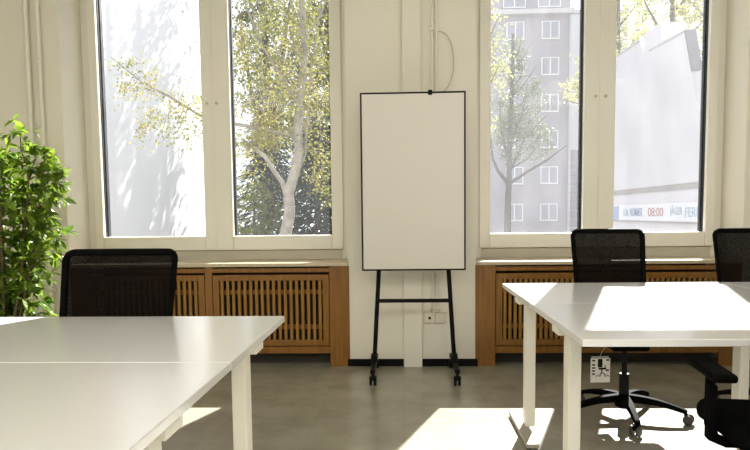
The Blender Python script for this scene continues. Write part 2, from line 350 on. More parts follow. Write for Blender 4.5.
socket('beige wall socket with a dark open recess, nearest the boxed duct', 0.194, True)
socket('beige wall socket with closed flap, beside the right whiteboard leg', 0.281, False)
jb = MB().tube([(0.222, YW-0.02, 0.452), (0.205, YW-0.02, 0.44), (0.198, YW-0.018, 0.414)], 0.007, 8).tube([(0.252, YW-0.02, 0.452), (0.272, YW-0.02, 0.44), (0.278, YW-0.018, 0.414)], 0.007, 8)
jb.rbox(0.213, 0.262, YW-0.03, YW, 0.435, 0.462, 0.005)
tag(jb.build('conduit_fork', M['socket'], smooth=True), 'small beige fork joining the conduits just above the sockets', 'conduit')

# ------------------------------------------------------------------ desks
def make_desk(label, x0, x1, y0, y1, inset=0.055, group='white desks'):
    cx, cy = (x0+x1)/2, (y0+y1)/2; t = thing('office_desk', label, 'desk', (cx, cy, 0), 0, group); hw, hd = (x1-x0)/2, (y1-y0)/2
    MB().rbox(-hw, hw, -hd, hd, 0.715, 0.740, 0.0025).build('tabletop', M['desk'], t)
    for s in (-1, 1):
        a, b = sorted((s*(hw-inset), s*(hw-inset-0.05)))
        l = MB().rbox(a, b, -0.04, 0.04, 0.028, 0.690, 0.004).build('leg', M['deskedge'], t)
        a2, b2 = sorted((s*(hw-0.012), s*(hw-inset-0.08)))
        MB().rbox(a2, b2, -0.05, 0.06, 0.680, 0.715, 0.003).build('bracket', M['deskedge'], l)
        a3, b3 = sorted((s*(hw-0.012), s*(hw-inset-0.02)))
        fb = MB().rbox(a3, b3, -0.30, 0.235, 0.006, 0.028, 0.004)
        for yy in (-0.27, 0.205): fb.lathe([(0.014, 0), (0.014, 0.008)], ((a3+b3)/2, yy, 0), 12)
        fb.build('foot', M['foot'], l)
    MB().rbox(-hw+inset+0.05, hw-inset-0.05, -0.02, 0.02, 0.675, 0.713, 0.003).build('cross_beam', M['deskedge'], t)
    return t
make_desk('white desk at front left, nearer half of the pair, cut by the bottom edge', -2.09, -0.493, 0.945, 1.800)
make_desk('white desk at left in front of the chair, farther half of the pair', -2.09, -0.493, 1.806, 2.648)
make_desk('white desk at right, half nearest the camera, with an armchair tucked under', 0.583, 1.838, 2.125, 2.988)
make_desk('white desk at right, half nearest the window, streaked with sunlight', 0.583, 1.838, 2.994, 3.857)
make_desk('white desk at the right picture edge, in front of the half-visible chair', 1.846, 3.10, 2.994, 3.845)

# ------------------------------------------------------------------ mobile whiteboard
wb = thing('mobile_whiteboard', 'tall blank whiteboard with thin black frame on a black castor stand', 'whiteboard', (0.072, 4.55, 0))
bx0, bx1, bz0, bz1 = -0.362, 0.362, 0.760, 1.988
MB().rbox(bx0+0.008, bx1-0.008, -0.012, 0.012, bz0+0.008, bz1-0.008, 0.002).build('writing_surface', M['board'], wb)
fr = MB(); fw = 0.011
for (a, b, c, d) in ((bx0, bx0+fw, bz0, bz1), (bx1-fw, bx1, bz0, bz1), (bx0+fw, bx1-fw, bz0, bz0+fw), (bx0+fw, bx1-fw, bz1-fw, bz1)): fr.rbox(a, b, -0.017, 0.017, c, d, 0.003)
fr.build('board_frame', M['black'], wb)
MB().rbox(0.105, 0.135, -0.030, 0.022, bz1-0.022, bz1+0.010, 0.005).build('paper_clip', M['black'], wb)
for s in (-1, 1):
    leg = MB(); leg.tube([(s*0.235, 0.030, 1.45), (s*0.243, 0.030, 0.80), (s*0.284, 0.012, 0.105)], 0.0155, 12); l = leg.build('leg', M['black'], wb, smooth=True)
    ft = MB(); ft.rbox(s*0.284-0.017, s*0.284+0.017, -0.262, 0.275, 0.085, 0.115, 0.005); ft.rbox(s*0.284-0.022, s*0.284+0.022, -0.02, 0.045, 0.10, 0.165, 0.006); ft.build('foot_bar', M['black'], l)
    for yy in (-0.245, 0.258):
        cs = MB(); cs.tube([(s*0.284, yy, 0.095), (s*0.284, yy, 0.062)], 0.009, 8); cs.rbox(s*0.284-0.024, s*0.284+0.024, yy-0.020, yy+0.032, 0.040, 0.066, 0.007)
        c = cs.build('castor', M['black'], l, smooth=True); wh = MB()
        for sx in (-0.014, 0.014): wh.lathe([(0.024, -0.009), (0.030, -0.006), (0.030, 0.006), (0.024, 0.009)], (s*0.284+sx, yy+0.010, 0.0305), 18, axis='x')
        wh2 = wh; wh2.v = [v for v in wh2.v]; o = wh2.build('castor_wheels', M['black'], wb, smooth=True)
MB().rbox(-0.262, 0.262, 0.010, 0.034, 0.530, 0.556, 0.004).build('crossbar', M['black'], wb)

# ------------------------------------------------------------------ office chairs
def make_chair(label, loc, rz, star, width=0.46, lift=0.0, top=1.035):
    t = thing('office_chair', label, 'office chair', loc, rz, 'black mesh office chairs'); L = lift
    # seat (local +Y is the front)
    st = MB().rbox(-0.256, 0.256, -0.235, 0.262, 0.400+L, 0.480+L, 0.034, 4); vs = []
    for (x, y, z) in st.v:
        z2 = z - 0.030*max(0, (y-0.12)/0.135)**2 + 0.012*(x/0.245)**2; vs.append((x, y, z2))
    st.v = vs; st.build('seat', M['cushion'], t, smooth=True)
    me = MB().rbox(-0.10, 0.10, -0.15, 0.12, 0.335+L, 0.405+L, 0.015, 2).rbox(-0.21, 0.21, -0.025, 0.045, 0.380+L, 0.408+L, 0.006).tube([(0.08, 0.05, 0.36+L), (0.21, 0.06, 0.352+L), (0.245, 0.06, 0.350+L)], 0.007, 8)
    me.build('tilt_mechanism', M['plastic'], t, smooth=True)
    MB().lathe([(0.027, 0.105), (0.027, 0.25), (0.015, 0.252), (0.015, 0.345+L)], (0,0,0), 18).build('gas_lift', M['lift'], t, smooth=True)
    b = MB(); b.lathe([(0.036, 0.055), (0.048, 0.066), (0.048, 0.115), (0.034, 0.128)], (0,0,0), 20); tips = []
    for k in range(5):
        a = R(star+72*k)-rz; ca, sa = math.cos(a), math.sin(a); n = 7; prev = None; vs = []; fs = []
        for i in range(n):
            u = i/(n-1); r = 0.025+u*0.300; z = 0.112-0.046*u+0.014*math.sin(u*math.pi); wd = 0.025-0.010*u; hh = 0.021-0.010*u
            for (dw, dz) in ((-wd, -hh), (wd, -hh), (wd*0.75, hh), (-wd*0.75, hh)): vs.append((ca*r-sa*dw, sa*r+ca*dw, z+dz))
        for i in range(n-1):
            for q in range(4): fs.append((i*4+q, i*4+(q+1) % 4, (i+1)*4+(q+1) % 4, (i+1)*4+q))
        fs += [(3,2,1,0), tuple(range((n-1)*4, n*4))]; b.add(vs, fs); tips.append((ca*0.315, sa*0.315))
    b.build('star_base', M['plastic'], t, smooth=True)
    for k, (x, y) in enumerate(tips):
        ang = 0.7+k*1.9; d = Vector((math.cos(ang), math.sin(ang), 0)); n = Vector((-d.y, d.x, 0))
        c = MB().tube([(x, y, 0.078), (x, y, 0.045)], 0.008, 8); cc = Vector((x, y, 0))+d*0.016
        xf = Matrix.Translation((cc.x, cc.y, 0)) @ Matrix.Rotation(ang, 4, 'Z')
        c.rbox(-0.022, 0.018, -0.011, 0.011, 0.030, 0.058, 0.007, 2, xf=xf); co = c.build('castor', M['plastic'], t, smooth=True)
        for sgn in (-1, 1):
            wv = MB().lathe([(0.020, -0.007), (0.027, -0.004), (0.027, 0.004), (0.020, 0.007)], (0, sgn*0.019, 0.0275), 18, axis='y'); wv.v = [tuple(xf @ Vector(v)) for v in wv.v]
            wv.build('castor_wheel', M['wheel'], co, smooth=True)
    # backrest: bowed rounded-rectangle frame with net
    z0, z1, hw = 0.560+L, top, width/2; rc = 0.050
    def bp(u, z):  # u lateral metres
        return Vector((u, -0.285-(z-L-0.5)*0.27+0.030*(u/hw)**2, z))
    def width_at(z): return hw*(0.93+0.07*(z-z0)/(z1-z0))
    loop = []
    for (cx, cz, a0) in ((1, z1-rc, 0), (-1, z1-rc, 90), (-1, z0+rc, 180), (1, z0+rc, 270)):
        for k in range(7):
            a = R(a0+15*k); w_ = width_at(cz+rc*math.sin(a)); loop.append((cx*(w_-rc)+rc*math.cos(a), cz+rc*math.sin(a)))
    dense = []
    for i in range(len(loop)):
        p, q = loop[i], loop[(i+1) % len(loop)]; dl = math.hypot(q[0]-p[0], q[1]-p[1]); k = max(1, int(dl/0.06))
        for j in range(k): dense.append((p[0]+(q[0]-p[0])*j/k, p[1]+(q[1]-p[1])*j/k))
    cu = sum(p[0] for p in dense)/len(dense); cz_ = (z0+z1)/2; vs = []; fs = []; n = len(dense); fwid = 0.030
    for i, (u, z) in enumerate(dense):
        tx, tz = dense[(i+1) % n][0]-dense[i-1][0], dense[(i+1) % n][1]-dense[i-1][1]; ll = math.hypot(tx, tz); nu, nz = -tz/ll, tx/ll   # inward normal
        for (a, dy) in ((0.004, 0.011), (fwid-0.006, 0.011), (fwid, 0), (fwid-0.006, -0.013), (0.004, -0.013), (0, 0)):
            p = bp(u+nu*a, z+nz*a); vs.append((p.x, p.y+dy, p.z))
    for i in range(n):
        for q in range(6): fs.append((i*6+q, i*6+(q+1) % 6, ((i+1) % n)*6+(q+1) % 6, ((i+1) % n)*6+q))
    MB().add(vs, fs).build('backrest_frame', M['plastic'], t, smooth=True)
    vs = []; fs = []; nu_, nz_ = 12, 12
    for j in range(nz_+1):
        z = z0+0.012+(z1-z0-0.024)*j/nz_
        for i in range(nu_+1):
            ww = width_at(z)-0.012; p = bp(-ww+2*ww*i/nu_, z); vs.append(p)
    for j in range(nz_):
        for i in range(nu_): fs.append((j*(nu_+1)+i, j*(nu_+1)+i+1, (j+1)*(nu_+1)+i+1, (j+1)*(nu_+1)+i))
    MB().add(vs, fs).build('backrest_net', M['meshf'], t, smooth=True)
    sp = MB(); zs = 0.66+L; pb = bp(0, zs)
    sp.tube([(0, -0.12, 0.372+L), (0, -0.27, 0.385+L), (0, pb.y-0.045, 0.47+L), (0, pb.y-0.03, zs)], [0.024, 0.026, 0.022, 0.016], 10)
    lum = [bp(-width_at(zs)+0.02+(2*width_at(zs)-0.04)*i/10, zs-0.01) + Vector((0, -0.014, 0)) for i in range(11)]; sp.tube(lum, 0.016, 8)
    sp.build('back_support', M['plastic'], t, smooth=True)
    for s in (-1, 1):
        ar = MB(); ar.tube([(s*0.10, 0.01, 0.392+L), (s*0.235, 0.01, 0.390+L), (s*0.272, 0.01, 0.405+L), (s*0.284, 0.01, 0.45+L), (s*0.284, 0.015, 0.53+L), (s*0.282, 0.02, 0.650)], [0.016, 0.017, 0.018, 0.017, 0.016, 0.015], 10)
        ar.rbox(s*0.284-0.013, s*0.284+0.013, -0.022, 0.026, 0.40+L, 0.58+L, 0.008, 2)
        a = ar.build('armrest', M['plastic'], t, smooth=True)
        MB().rbox(s*0.281-0.036, s*0.281+0.036, -0.11, 0.145, 0.642, 0.668, 0.010, 3).build('arm_pad', M['plastic'], a, smooth=True)
    return t
make_chair('black mesh office chair behind the left desk, next to the plant', (-1.222, 2.365, 0), R(180), 20, 0.512, 0.0, 1.018)
c2 = make_chair('black mesh office chair behind the sunlit right desk, printed card hanging from it', (1.235, 3.65, 0), R(180)-0.03, -96, 0.448, 0.06, 1.052)
make_chair('black mesh office chair at the right edge near the window, back half visible', (2.115, 3.70, 0), R(180)-0.06, -75, 0.462, 0.0, 1.045)
make_chair('black office chair at bottom right, armrest and seat tucked under the near desk', (1.245, 2.01, 0), R(-7), 40, 0.462, 0.035, 1.05)

# printed card hanging under the desk from chair
tg = thing('hang_tag', 'white printed card with a chair picture hanging below the sunlit desk', 'card', (1.016, 3.365, 0.272), R(4))
MB().rbox(-0.051, 0.051, -0.0015, 0.0015, 0.0, 0.126, 0.0007, 1).build('card', M['card'], tg)
ik = MB(); y = -0.0022
def irect(x0, x1, z0, z1): ik.box(x0, x1, y-0.0003, y+0.0008, z0, z1)
irect(-0.014, 0.010, 0.080, 0.124); irect(-0.010, 0.030, 0.068, 0.078); irect(0.004, 0.010, 0.050, 0.068); irect(0.022, 0.026, 0.078, 0.092)
for dx in (-0.024, -0.008, 0.020, 0.036):
    ik.add([(0.006, y-0.0003, 0.053), (0.010, y-0.0003, 0.053), (0.006+dx+0.003, y-0.0003, 0.036), (0.006+dx-0.002, y-0.0003, 0.036)], [(0,1,2,3)]); irect(0.004+dx-0.003, 0.004+dx+0.004, 0.031, 0.037)
for z in (0.116, 0.094, 0.078, 0.062, 0.046): irect(-0.044, -0.028, z-0.005, z+0.003)
irect(0.030, 0.046, 0.114, 0.122); irect(0.028, 0.044, 0.060, 0.068)
ik.build('printed_picture', M['ink'], tg)
MB().tube([(-0.01, 0, 0.124), (0.03, 0.04, 0.165), (0.085, 0.09, 0.186)], 0.0012, 5).build('string', M['card'], tg)
MB().rbox(-0.048, 0.043, -0.0012, 0.0012, 0.1265, 0.138, 0.0005, 1).build('fold', M['zinc'], tg)

# ------------------------------------------------------------------ house plant
pl = thing('potted_plant', 'tall bushy green potted plant in the left corner behind the desk', 'plant', (-2.50, 3.88, 0))
MB().lathe([(0.13, 0), (0.135, 0.004), (0.175, 0.31), (0.185, 0.315), (0.185, 0.345), (0.165, 0.345), (0.160, 0.30)], (0,0,0), 28).build('pot', M['pot'], pl, smooth=True)
MB().lathe([(0.158, 0.295), (0.158, 0.318), (0.05, 0.325)], (0,0,0), 24).build('soil', M['soil'], pl, smooth=True)
random.seed(21); leaves = MB(); stems = []
for k in range(15):
    a = 2*math.pi*k/15+random.uniform(-0.2, 0.2); rr = random.choice((0.06, 0.18, 0.30, 0.36)); ht = 0.97+0.86*math.sqrt(1-(rr/0.5)**2)-0.36+random.uniform(-0.06, 0.06)
    p0 = Vector((0.06*math.cos(a), 0.06*math.sin(a), 0.31)); p3 = Vector((rr*math.cos(a), rr*math.sin(a), 0.31+ht-0.05)); pm = (p0+p3)/2+Vector((0.05*math.cos(a), 0.05*math.sin(a), 0.05))
    ps = [p0, p0.lerp(pm, 0.5)+Vector((0.01, 0, 0.02)), pm, pm.lerp(p3, 0.5)+Vector((0, 0.01, 0.03)), p3]
    MB().tube(ps, [0.010, 0.009, 0.008, 0.006, 0.003], 6).build('stem', M['stem'], pl, smooth=True)
    # leaf sprays on short petioles, getting fuller to the top
    for j in range(64):
        u = random.uniform(0.10, 1.0); seg = min(3, int(u*4)); q = ps[seg].lerp(ps[seg+1], u*4-seg)
        d = Vector((random.gauss(0, 1), random.gauss(0, 1), random.gauss(0.1, 0.6))).normalized(); tip = q+d*random.uniform(0.03, 0.17)
        out = Vector((tip.x, tip.y, 0)); hr = out.length; lim = 0.46*math.sqrt(max(0.02, 1-((tip.z-0.95)/0.87)**2))
        if hr > lim: tip.x *= lim/hr; tip.y *= lim/hr
        for i in range(5):
            dd = (d+Vector((random.gauss(0, 0.8), random.gauss(0, 0.8), random.gauss(-0.25, 0.6)))).normalized(); Lf = random.uniform(0.055, 0.095)
            side = dd.cross(Vector((random.gauss(0, 0.35), random.gauss(0, 0.35), 1))).normalized(); nn = side.cross(dd); wv = Lf*0.42
            m1, m2 = tip+dd*Lf*0.35, tip+dd*Lf*0.7
            leaves.add([tip, m1+side*wv*0.5+nn*wv*0.12, m1, m1-side*wv*0.5+nn*wv*0.12, m2+side*wv*0.36+nn*wv*0.06-nn*Lf*0.05, m2-nn*Lf*0.05, m2-side*wv*0.36+nn*wv*0.06-nn*Lf*0.05, tip+dd*Lf-nn*Lf*0.14],
                       [(0,1,2), (0,2,3), (1,4,5,2), (2,5,6,3), (4,7,5), (5,7,6)])
leaves.build('foliage', M['leaf'], pl, kind='stuff')

# ------------------------------------------------------------------ unseen ceiling lights, added to brighten the room
for i, (x, y) in enumerate([(x, y) for y in (-2.85, -1.5) for x in (-3.0, -1.0, 1.2, 3.2)]):
    t = thing('ceiling_light', 'large square white ceiling light behind the viewpoint', 'lamp', (x, y, ZC-0.06), 0, 'ceiling lights of the room')
    MB().rbox(-0.65, 0.65, -0.65, 0.65, 0.015, 0.06, 0.006).build('housing', M['lamp'], t)
    MB().box(-0.62, 0.62, -0.62, 0.62, 0.0, 0.014).build('diffuser', M['lamp_glow'], t)

# ================================================================== outside
ZG = -3.0
MB().box(-40, 60, YO+0.02, 90, ZG-0.2, ZG).build('ground', M['ground'], kind='structure')

# neighbour's long fire wall on the left
t = thing('neighbour_building', 'sunlit white side wall of the neighbouring building beyond the left window', 'building', (-9.1, 12.8, ZG))
MB().box(-3, 3, -6.0, 7.4, 0, 17).build('wall', M['firewall'], t)
MB().box(-3.1, 3.1, -6.1, 7.5, 17, 17.25).build('coping', M['cornice'], t)

# white house along the right side of the yard, with lettering
HX = 8.0
t = thing('white_house', 'low white house with a dark sloping roof end beyond the right window', 'house', (HX, 22.0, ZG))
oz = -ZG
def hp(Y, z): return (Y-22.0, z+oz)
MB().prism([hp(27.4, ZG), hp(27.4, 6.95), hp(22.75, 6.86), hp(22.43, 6.46), hp(21.81, 6.32), hp(19.19, 6.21), hp(18.67, 5.03), hp(18.22, 3.66), hp(17.87, 2.77), hp(17.6, ZG)], 0, 0.26, 'x').build('wall', M['housewall'], t)
MB().rbox(0.03, 0.8, -1.0, 0.42, 4.5+oz, 6.98+oz, 0.02).build('chimney', M['housewall'], t)
MB().prism([hp(19.23, 6.26), hp(19.12, 6.24), hp(18.60, 5.00), hp(18.70, 5.00)], -0.012, 0.275, 'x').build('slate_edge', M['slate'], t)
ed = MB(); ed.prism([hp(21.85, 6.32), hp(19.15, 6.21), hp(19.15, 6.25), hp(21.85, 6.37)], -0.03, 0.29, 'x'); ed.prism([hp(27.4, 6.95), hp(22.72, 6.86), hp(22.72, 6.91), hp(27.4, 7.0)], -0.03, 0.29, 'x'); ed.build('roof_edge', M['zinc'], t)
MB().box(0.26, 7.0, -3.3, 5.4, 0, 4.7+oz).build('house_body', M['housewall'], t)
MB().box(0.04, 6.0, -9.5, -3.3, 0, 4.93+oz).build('wing', M['housewall'], t)
MB().box(-0.03, 0.02, -9.5, 5.0, 1.77+oz, 1.94+oz).build('grey_band', M['greyband'], t)

# lettering band on that house
sg = thing('shop_sign', 'long white sign with blue and red lettering on the white house', 'sign', (HX-0.05, 20.0, 0.83))
MB().box(-0.01, 0.03, -6.5, 5.0, 0.0, 0.56).build('board', M['signboard'], sg)
MB().box(-0.025, 0.0, -6.5, 5.0, -0.03, 0.02).build('lower_edge', M['greyband'], sg)
MB().box(-0.02, 0.0, 4.37, 4.94, 0.02, 0.52).build('blue_field', M['signblue'], sg)
def word(txt, Y0, Y1, z0, h, m, name):
    cu = bpy.data.curves.new('lettering', 'FONT'); cu.body = txt; cu.size = 1; cu.extrude = 0.004; cu.offset = 0.012
    ob = bpy.data.objects.new('lettering', cu); C.objects.link(ob); bpy.context.view_layer.update()
    dg = bpy.context.evaluated_depsgraph_get(); me = bpy.data.meshes.new_from_object(ob.evaluated_get(dg)); bpy.data.objects.remove(ob); bpy.data.curves.remove(cu)
    xs = [v.co.x for v in me.vertices]; ys = [v.co.y for v in me.vertices]; x0, x1, y0, y1 = min(xs), max(xs), min(ys), max(ys)
    for v in me.vertices:
        x, yy, zz = v.co; v.co = (-0.02-zz*0.5, (Y0+(Y1-Y0)*(x-x0)/(x1-x0))-20.0, z0+h*(yy-y0)/(y1-y0)-0.83)
    me.materials.clear(); me.materials.append(m); o = bpy.data.objects.new(name, me); C.objects.link(o); o.parent = sg
word('F\u00dcR', 23.89, 23.32, 0.99, 0.29, M['signteal'], 'word')
word('NUMMER', 23.17, 21.99, 0.99, 0.28, M['signblue'], 'word')
word('08:00', 21.5, 20.26, 0.99, 0.28, M['signred'], 'word')
word('J\u00c4GER', 19.77, 18.91, 0.98, 0.34, M['signteal'], 'word')
word('FERNS', 18.72, 17.45, 0.98, 0.28, M['signteal'], 'word')

# apartment block far behind
AY = 52.0
t = thing('apartment_building', 'tall grey apartment block with rows of small windows beyond the right window', 'building', (8, AY, ZG))
MB().box(-8, 5.1, 0, 12, 0, 16.4+oz).build('wall', M['apart'], t)
MB().box(-8, 5.1, 0.5, 12, 16.7+oz, 21+oz).build('upper_storey', M['apart'], t)
MB().box(-8.2, 5.2, -0.45, 12, 16.35+oz, 16.7+oz).build('cornice', M['cornice'], t)
def far_window(x, z, w_, h, y=0.0):
    fr = MB(); fr.box(x-w_/2-0.08, x+w_/2+0.08, y-0.08, y+0.02, z-h/2-0.10, z+h/2+0.06); wfr = fr.build('window', M['white'], t)
    pn = MB(); pn.box(x-w_/2, x-0.05, y-0.10, y-0.07, z-h/2, z+h/2); pn.box(x+0.05, x+w_/2, y-0.10, y-0.07, z-h/2, z+h/2); pn.build('panes', M['farpane'], wfr)
for cxp in (-4.6, -1.9, 0.79, 3.48):
    for zz in (15.2, 12.47, 9.65, 6.88, 4.08, 1.19):
        far_window(cxp, zz+oz, 1.2, 1.2)
    far_window(cxp, 17.9+oz, 1.6, 1.5, 0.5)
MB().tube([(5.0, -0.14, 0), (5.0, -0.14, 16.3+oz)], 0.10, 8).build('drainpipe', M['zinc'], t, smooth=True)
t = thing('corner_building', 'narrow pale building with banded base beside the apartment block', 'building', (15.75, 65, ZG))
MB().box(-1.5, 6.0, 0, 8, 0, 20.2+oz).build('wall', M['apartlight'], t)
bs = MB()
for k in range(12): bs.box(-1.5, 6.0, -0.12, 0.0, 0.1+k*0.85, 0.85+k*0.85)
bs.build('banded_base', M['apart'], t); MB().box(-1.6, 6.1, -0.2, 8, 20.2+oz, 20.5+oz).build('cornice', M['cornice'], t)

# ------------------------------------------------------------------ trees
def wobble(p, q, n, amp):
    p, q = Vector(p), Vector(q); L = (q-p).length
    return [p.lerp(q, i/n)+(Vector((random.gauss(0,1), random.gauss(0,1), random.gauss(0,1)))*amp*L if 0 < i < n else Vector()) for i in range(n+1)]
def limb(mb, pts, r0, r1, seg=7):
    n = len(pts); mb.tube(pts, [r0+(r1-r0)*i/(n-1) for i in range(n)], seg)
def spray(lv, tw, p, spread, n, L, hang=0.0, twr=0.006):
    """a little twig with leaves all along it"""
    p = Vector(p); d = Vector((random.gauss(0,1), random.gauss(0,1), random.gauss(-hang, 0.7))).normalized()*spread
    q = p+d; tw.tube([p, p+d*0.5+Vector((0,0,0.1*spread)), q+Vector((0,0,-hang*0.3*spread))], [twr, twr*0.8, twr*0.4], 4)
    for i in range(n):
        u = random.uniform(0.1, 1.05); c = p+d*u+Vector((random.gauss(0,1), random.gauss(0,1), random.gauss(-hang*0.3,1)))*spread*0.24; lv.leaf(c, L*random.uniform(0.7,1.3), L*0.62)

def tree(label, base, trunk, limbs, blobs, mleaf, mbark, leafL, spread, per, r0, hang=0.0, group=None, cat='tree', name='deciduous_tree', twr=0.006):
    """trunk: list of points; limbs: list of (points, r0, r1); blobs: (centre, radii, sprays)"""
    b = Vector(base); t = thing(name, label, cat, base, 0, group); loc = lambda p: Vector(p)-b
    tk = MB(); limb(tk, [loc(p) for p in trunk], r0, r0*0.35, 10); tk.build('trunk', mbark, t, smooth=True)
    for pts, a, c in limbs:
        m = MB(); limb(m, [loc(p) for p in pts], a, c, 7); m.build('branch', mbark, t, smooth=True)
    lv, tw = MB(), MB()
    for c, rad, n in blobs:
        for i in range(n):
            while True:
                q = Vector((random.uniform(-1,1), random.uniform(-1,1), random.uniform(-1,1)))
                if q.length <= 1: break
            spray(lv, tw, loc((c[0]+q.x*rad[0], c[1]+q.y*rad[1], c[2]+q.z*rad[2])), spread*random.uniform(0.6,1.3), per, leafL, hang, twr)
    tw.build('twigs', mbark, t); lv.build('foliage', mleaf, t, kind='stuff')
    return t

random.seed(3)
# birch just outside the left window (depth about 10 m)
BY = 10.0
tree('white-barked birch with yellow-green leaves just outside the left window', (-1.86, BY, ZG),
     [(-1.86, BY, ZG), (-1.86, BY, -1), (-1.84, BY, 0.5), (-1.82, BY, 0.85), (-1.75, BY, 1.2), (-1.76, BY, 1.5), (-1.66, BY, 1.8), (-1.58, BY, 2.15), (-1.60, BY, 2.5), (-1.55, BY, 2.9), (-1.49, BY, 3.3), (-1.47, BY, 3.65), (-1.50, BY, 4.4), (-1.45, BY, 6.2), (-1.4, BY, 8.0)],
     [([(-1.77, BY, 1.40), (-1.86, BY+0.05, 1.66), (-2.01, BY+0.1, 1.86), (-2.12, BY+0.1, 2.05), (-2.27, BY+0.1, 2.20)], 0.045, 0.028),
      ([(-1.63, BY, 2.35), (-2.2, BY+0.1, 2.50), (-3.05, BY+0.1, 2.66), (-3.55, BY+0.05, 2.98), (-4.0, BY, 3.22), (-4.45, BY, 3.60)], 0.035, 0.008),
      ([(-1.74, BY, 1.5), (-1.50, BY+0.1, 2.1), (-1.42, BY+0.15, 3.2), (-1.2, BY+0.2, 4.6)], 0.028, 0.012),
      ([(-1.60, BY, 2.9), (-2.1, BY, 3.7), (-2.5, BY, 4.7)], 0.022, 0.008), ([(-1.58, BY, 3.6), (-1.2, BY, 4.2), (-0.95, BY, 4.9)], 0.02, 0.008), ([(-1.6, BY, 4.2), (-2.0, BY+0.2, 5.2), (-2.3, BY, 6.2)], 0.02, 0.008)],
     [((-1.75, BY+0.1, 3.5), (0.85, 0.8, 1.35), 330), ((-1.7, BY, 5.2), (0.9, 0.9, 1.3), 120), ((-3.4, BY+0.05, 2.75), (0.60, 0.3, 0.38), 44), ((-4.1, BY, 3.35), (0.35, 0.25, 0.3), 20), ((-1.15, BY+0.3, 2.0), (0.32, 0.4, 0.7), 50), ((-2.35, BY+0.4, 2.4), (0.34, 0.3, 0.6), 50)],
     M['birchleaf'], M['birchbark'], 0.052, 0.30, 18, 0.105, hang=0.8, name='birch_tree', twr=0.004)

def evergreen(label, x, y, top, rad, n, base=ZG):
    t = thing('evergreen_tree', label, 'tree', (x, y, base), 0, 'dark evergreens in the yard'); H = top-base
    MB().tube([(0,0,0), (0,0,H)], [0.16, 0.02], 8).build('trunk', M['bark'], t, smooth=True)
    lv = MB(); br = MB()
    for i in range(n):
        u = (i+0.5)/n; z = H*(0.12+0.86*u); r = rad*(1-u)**0.75+0.1
        for k in range(7):
            a = i*2.4+k*0.9+random.uniform(-0.3,0.3); d = Vector((math.cos(a), math.sin(a), 0)); e = d*r*random.uniform(0.75,1.1)
            pts = [Vector((0,0,z)), Vector((0,0,z))+e*0.5+Vector((0,0,0.04*r)), Vector((0,0,z))+e+Vector((0,0,-0.22*r))]; br.tube(pts, [0.02, 0.013, 0.004], 4)
            for j in range(30):
                w_ = random.uniform(0.12,1.0); q = pts[0].lerp(pts[2], w_)+Vector((random.gauss(0,0.08), random.gauss(0,0.08), random.gauss(0,0.05)))
                dd = (d+Vector((random.gauss(0,0.6), random.gauss(0,0.6), -0.5))).normalized(); lv.leaf(q, random.uniform(0.16,0.34), 0.05, dd)
    br.build('branches', M['bark'], t); lv.build('needles', M['needle'], t, kind='stuff')
evergreen('dark evergreen with drooping boughs right behind the birch trunk', -1.75, 13.4, 3.3, 1.25, 26)
evergreen('dark evergreen farther left behind the birch, at the pane edge', -3.5, 17.0, 4.6, 1.25, 26)

tree('leafy green shrub at the foot of the birch, left of its trunk', (-2.75, 11.8, ZG), [(-2.75, 11.8, ZG), (-2.75, 11.8, 0), (-2.7, 11.8, 1.5)],
     [([(-2.75, 11.8, -0.5), (-3.0, 11.8, 0.6), (-3.1, 11.8, 1.6)], 0.03, 0.01)],
     [((-2.75, 11.8, 0.9), (0.55, 0.5, 1.0), 120)], M['lime'], M['bark'], 0.075, 0.28, 18, 0.05, cat='shrub', name='garden_shrub')
tree('tall yellow-green tree in the far left of the yard', (-4.3, 20.5, ZG), [(-4.3, 20.5, ZG), (-4.3, 20.5, 2), (-4.2, 20.5, 6), (-4.3, 20.5, 10)],
     [([(-4.3, 20.5, 3), (-4.7, 20.5, 5), (-5.0, 20.5, 7.0)], 0.10, 0.03), ([(-4.3, 20.5, 4), (-3.7, 20.5, 6), (-3.4, 20.5, 8.0)], 0.10, 0.03)],
     [((-4.2, 20.5, 6.0), (1.0, 1.1, 2.6), 150), ((-4.3, 20.5, 9.0), (1.1, 1.1, 1.8), 60), ((-3.9, 20.5, 2.6), (0.9, 0.8, 1.5), 60)], M['lime'], M['bark'], 0.13, 0.50, 20, 0.18, group='far trees in the yard', twr=0.010)
tree('tall yellow-green tree behind the birch, far right of the yard', (-2.7, 23.5, ZG), [(-2.7, 23.5, ZG), (-2.7, 23.5, 3), (-2.6, 23.5, 7), (-2.7, 23.5, 13)],
     [([(-2.7, 23.5, 3), (-3.5, 23.5, 5), (-4.0, 23.5, 8)], 0.12, 0.03), ([(-2.7, 23.5, 4), (-2.1, 23.5, 6), (-1.8, 23.5, 9)], 0.12, 0.03), ([(-2.7, 23.5, 7), (-3.2, 23.5, 9), (-3.9, 23.5, 11)], 0.10, 0.03)],
     [((-2.7, 23.5, 5.5), (1.6, 1.2, 4.2), 300), ((-2.9, 23.5, 10.2), (1.7, 1.4, 2.6), 90)], M['lime'], M['bark'], 0.16, 0.60, 20, 0.24, group='far trees in the yard', twr=0.012)

